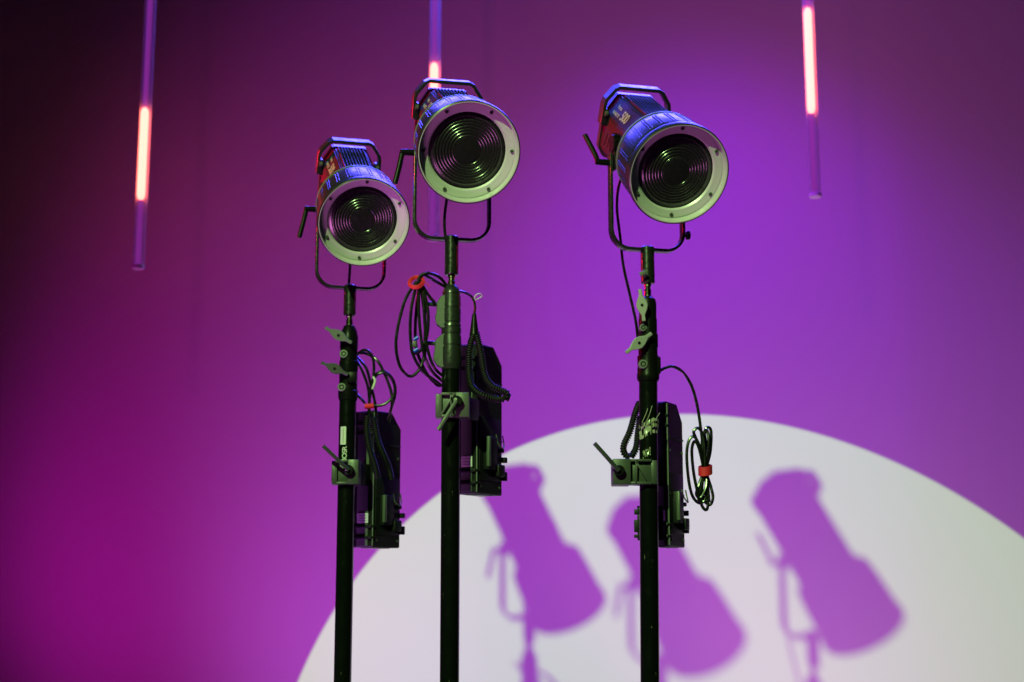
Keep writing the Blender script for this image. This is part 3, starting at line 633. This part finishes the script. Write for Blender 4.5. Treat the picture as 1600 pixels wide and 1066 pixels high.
# bundle 2, left of the middle stand
c2 = cable_thing('cable_bundle', 'looped black cable bundle left of the middle stand, tied with a red strap on top', 'cable', at(650, 440, Y2 - .02), 'tied cable bundles')
y = Y2 - 0.03
for pts in ([(651, 440, y), (632, 472, y), (619, 530, y - .01), (624, 570, y - .01), (640, 588, y), (656, 576, y), (664, 545, y + .01), (664, 500, y + .01), (658, 450, y + .01)],
            [(652, 440, y - .01), (643, 480, y - .02), (641, 520, y - .02), (645, 553, y - .02), (660, 580, y - .01), (676, 592, y), (688, 601, y + .01)],
            [(655, 440, y - .01), (654, 480, y - .015), (657, 520, y - .02), (663, 555, y - .02), (675, 580, y), (692, 596, y + .02)],
            [(659, 438, y), (662, 470, y - .005), (664, 510, y - .01), (668, 545, y - .01), (679, 575, y), (696, 590, y + .03)],
            [(656, 440, y + .01), (650, 490, y + .01), (650, 540, y + .01), (662, 575, y + .01), (680, 600, y + .02), (694, 602, y + .03)],
            [(660, 445, y), (669, 490, y - .01), (666, 530, y - .01), (655, 550, y - .01), (645, 552, y)]):
    run(c2, 'cable_strand', pts, 0.0044)
for pts in ([(654, 442, y), (657, 431, y), (670, 427, y), (686, 433, y + .01), (698, 446, y + .03)], [(652, 438, y + .01), (662, 430, y + .01), (678, 438, y + .01), (700, 451, y + .03)], [(661, 448, y), (670, 462, y), (680, 474, y + .01)]):
    run(c2, 'cable_strand', pts, 0.0044)
bm = NB(); path = [at(650.5 + 10.5 * math.cos(a), 441 + 8 * math.sin(a) - 1.5 * math.cos(a), y - 0.020 * math.sin(a) - .004) - c2.location for a in [2 * PI * k / 20 for k in range(20)]]
sweep(bm, path, rrect(0.0018, 0.0058, 0.001), True, fixed=Vector((0.15, 0.4, -1)).cross(Vector((1, 0, 0)))); obj('red_strap', bm, M['red'], c2)
run(c2, 'strap_end', [(660, 438, y - .012), (667, 443, y - .012), (672, 449, y - .01)], 0.0012, 'red')
for v in (529, 547):
    bm = NB(); p = at(650, v, y - .030) - c2.location; cyl(bm, p + Vector((-0.006, 0, -0.004)), p + Vector((0.006, 0, 0.004)), 0.0052, seg=12, ch=0.001); obj('blue_plug', bm, M['blue'], c2)
bm = NB(); box(bm, at(648, 538, y - .030) - c2.location, (0.012, 0.012, 0.018), bev=0.002); obj('plug_body', bm, M['clamp'], c2)
# bundle 1
c1 = cable_thing('cable_bundle', 'small tangle of black cable right of the leftmost stand with a white tag', 'cable', at(577, 640, Y1 + .03), 'tied cable bundles')
y = Y1 + 0.0
for pts in ([(556, 556, y + .03), (566, 548, y), (576, 549, y - .01), (583, 562, y - .01), (584, 585, y - .01), (579, 610, y - .005), (576, 645, y)],
            [(556, 553, y + .03), (570, 552, y + .01), (588, 562, y), (600, 582, y), (611, 612, y), (612, 635, y), (606, 655, y + .02)],
            [(557, 562, y + .02), (567, 582, y), (575, 605, y), (577, 625, y), (577, 650, y)],
            [(558, 558, y + .03), (572, 575, y + .01), (579, 600, y + .01), (586, 630, y + .01), (588, 652, y + .02)],
            [(582, 596, y), (590, 585, y - .01), (604, 584, y - .01), (615, 598, y), (616, 616, y), (604, 630, y), (590, 634, y), (578, 632, y)],
            [(582, 590, y + .01), (597, 580, y + .01), (612, 590, y + .01), (618, 612, y + .01), (611, 640, y + .01), (607, 660, y + .02)],
            [(556, 614, y + .02), (563, 622, y + .01), (572, 632, y + .01)]):
    run(c1, 'cable_strand', pts, 0.0044)
run(c1, 'white_tag', [(583, 589, y - .016), (586, 595, y - .018), (584, 603, y - .018), (582, 608, y - .015)], 0.0040, 'white')
bm = NB(); p = at(577, 635, y - .002) - c1.location; cyl(bm, p + Vector((-0.014, 0, 0)), p + Vector((0.014, 0, 0.002)), 0.0085, seg=14); obj('red_tie', bm, M['red'], c1)
# bundle 3
c3 = cable_thing('cable_bundle', 'long looped black cable right of the rightmost stand, red strap round its middle', 'cable', at(1100, 735, Y3 + .05), 'tied cable bundles')
y = Y3 + 0.04
for pts in ([(1030, 580, y), (1040, 575, y), (1052, 573, y), (1067, 582, y), (1080, 602, y), (1089, 632, y), (1095, 670, y), (1099, 705, y), (1102, 735, y), (1106, 762, y), (1108, 785, y)],
            [(1102, 735, y), (1098, 712, y), (1090, 690, y), (1083, 682, y), (1076, 690, y), (1073, 712, y), (1076, 750, y), (1082, 775, y), (1092, 786, y), (1101, 781, y), (1104, 760, y), (1103, 735, y)],
            [(1102, 735, y - .01), (1096, 705, y - .012), (1087, 684, y - .01), (1084, 674, y - .01), (1091, 669, y - .01), (1098, 680, y - .01), (1101, 705, y - .012), (1102, 735, y - .012)],
            [(1100, 735, y - .01), (1092, 700, y - .018), (1085, 690, y - .015), (1081, 705, y - .015), (1084, 740, y - .015), (1091, 775, y - .015), (1092, 783, y - .01)],
            [(1102, 735, y + .01), (1105, 705, y + .01), (1101, 678, y + .01), (1105, 668, y + .01), (1111, 674, y + .01), (1110, 705, y + .01), (1104, 735, y + .01), (1111, 762, y + .01), (1114, 778, y), (1109, 789, y), (1099, 780, y), (1097, 760, y), (1101, 735, y)],
            [(1103, 735, y), (1107, 705, y - .01), (1107, 682, y - .01), (1103, 672, y), (1097, 690, y), (1101, 735, y - .005), (1094, 765, y - .008), (1096, 788, y - .008), (1103, 797, y - .008), (1106, 785, y), (1101, 735, y)],
            [(1100, 735, y), (1092, 758, y - .01), (1088, 772, y - .01), (1094, 778, y - .01), (1103, 762, y - .01), (1104, 738, y)]):
    run(c3, 'cable_strand', pts, 0.0045)
bm = NB(); path = [at(1102 + 10 * math.cos(a), 735 + 2.2 * math.sin(a) - 1.2 * math.cos(a), y - 0.020 * math.sin(a)) - c3.location for a in [2 * PI * k / 20 for k in range(20)]]
sweep(bm, path, rrect(0.0016, 0.0135, 0.001), True, fixed=None) if False else None
rings = []
for p, a in zip(path, [2 * PI * k / 20 for k in range(20)]):
    out = Vector((math.cos(a), -math.sin(a), 0)); rings.append([bm.verts.new(p + out * d + Vector((0, 0, h))) for d, h in ((0, -0.0135), (0.002, -0.0125), (0.002, 0.0125), (0, 0.0135))])
for i in range(20):
    a, b = rings[i], rings[(i + 1) % 20]
    for k in range(4): bm.faces.new((a[k], a[(k + 1) % 4], b[(k + 1) % 4], b[k]))
obj('red_strap', bm, M['red'], c3)
# coiled cords
def coiled(label, paths, extra):
    t = thing('coiled_cord', label, 'cable', at(*paths[0][0]), 0, 'coiled cords of the power packs')
    for pts in paths:
        bm = NB(); coil(bm, [at(*p) - t.location for p in pts], 0.0080, 0.0030, 0.0068); obj('coil', bm, M['cord'], t, 3)
        bm = NB(); wire(bm, [at(*p) - t.location for p in pts], 0.0068, seg=8); obj('core', bm, M['cord'], t)
    return t
ya = Y2 + 0.01; yb = Y2 - 0.01
k2 = coiled('thick black coiled cord draped over the middle power pack and looping out on its right', [[(741, 520, ya), (734, 545, ya), (733, 580, ya), (738, 605, yb), (755, 618, yb - .01), (775, 624, yb), (788, 623, yb)], [(744, 520, ya), (752, 555, ya), (757, 585, ya - .01), (768, 603, yb), (785, 611, yb), (793, 616, yb), (790, 624, yb + .01)]], None)
bm = NB(); a, b = at(741, 490, ya) - k2.location, at(741, 524, ya) - k2.location; cyl(bm, b, a, 0.0135, 0.0055, 20, 0.001); obj('connector', bm, M['cast'], k2)
run(k2, 'lead', [(741, 493, ya), (742, 478, ya), (738, 465, ya + .01), (728, 458, ya + .03), (718, 455, ya + .05)], 0.0037)
run(k2, 'white_tie', [(741, 467, ya - .006), (744, 461, ya - .008), (750, 459, ya - .006), (753, 463, ya), (747, 467, ya), (742, 469, ya - .004)], 0.0016, 'white')
coiled('coiled cord lying down the face of the leftmost power pack', [[(574, 650, Y1 - .01), (573, 672, Y1 - .01), (577, 700, Y1 - .02), (585, 725, Y1 - .0), (590, 745, Y1 + .03)], [(583, 652, Y1 + .02), (591, 690, Y1 + .03), (600, 712, Y1 + .06), (608, 732, Y1 + .10), (611, 748, Y1 + .12)]], None)
coiled('coiled cord hanging in a loop left of the rightmost riser', [[(1000, 628, Y3 + .035), (993, 645, Y3 + .03), (984, 675, Y3 + .03), (975, 695, Y3 + .03), (975, 708, Y3 + .03), (984, 716, Y3 + .03)], [(1001, 650, Y3 + .045), (997, 675, Y3 + .045), (994, 700, Y3 + .045), (986, 714, Y3 + .04)]], None)
for b in list(bpy.data.meshes):
    if b.users == 0: bpy.data.meshes.remove(b)
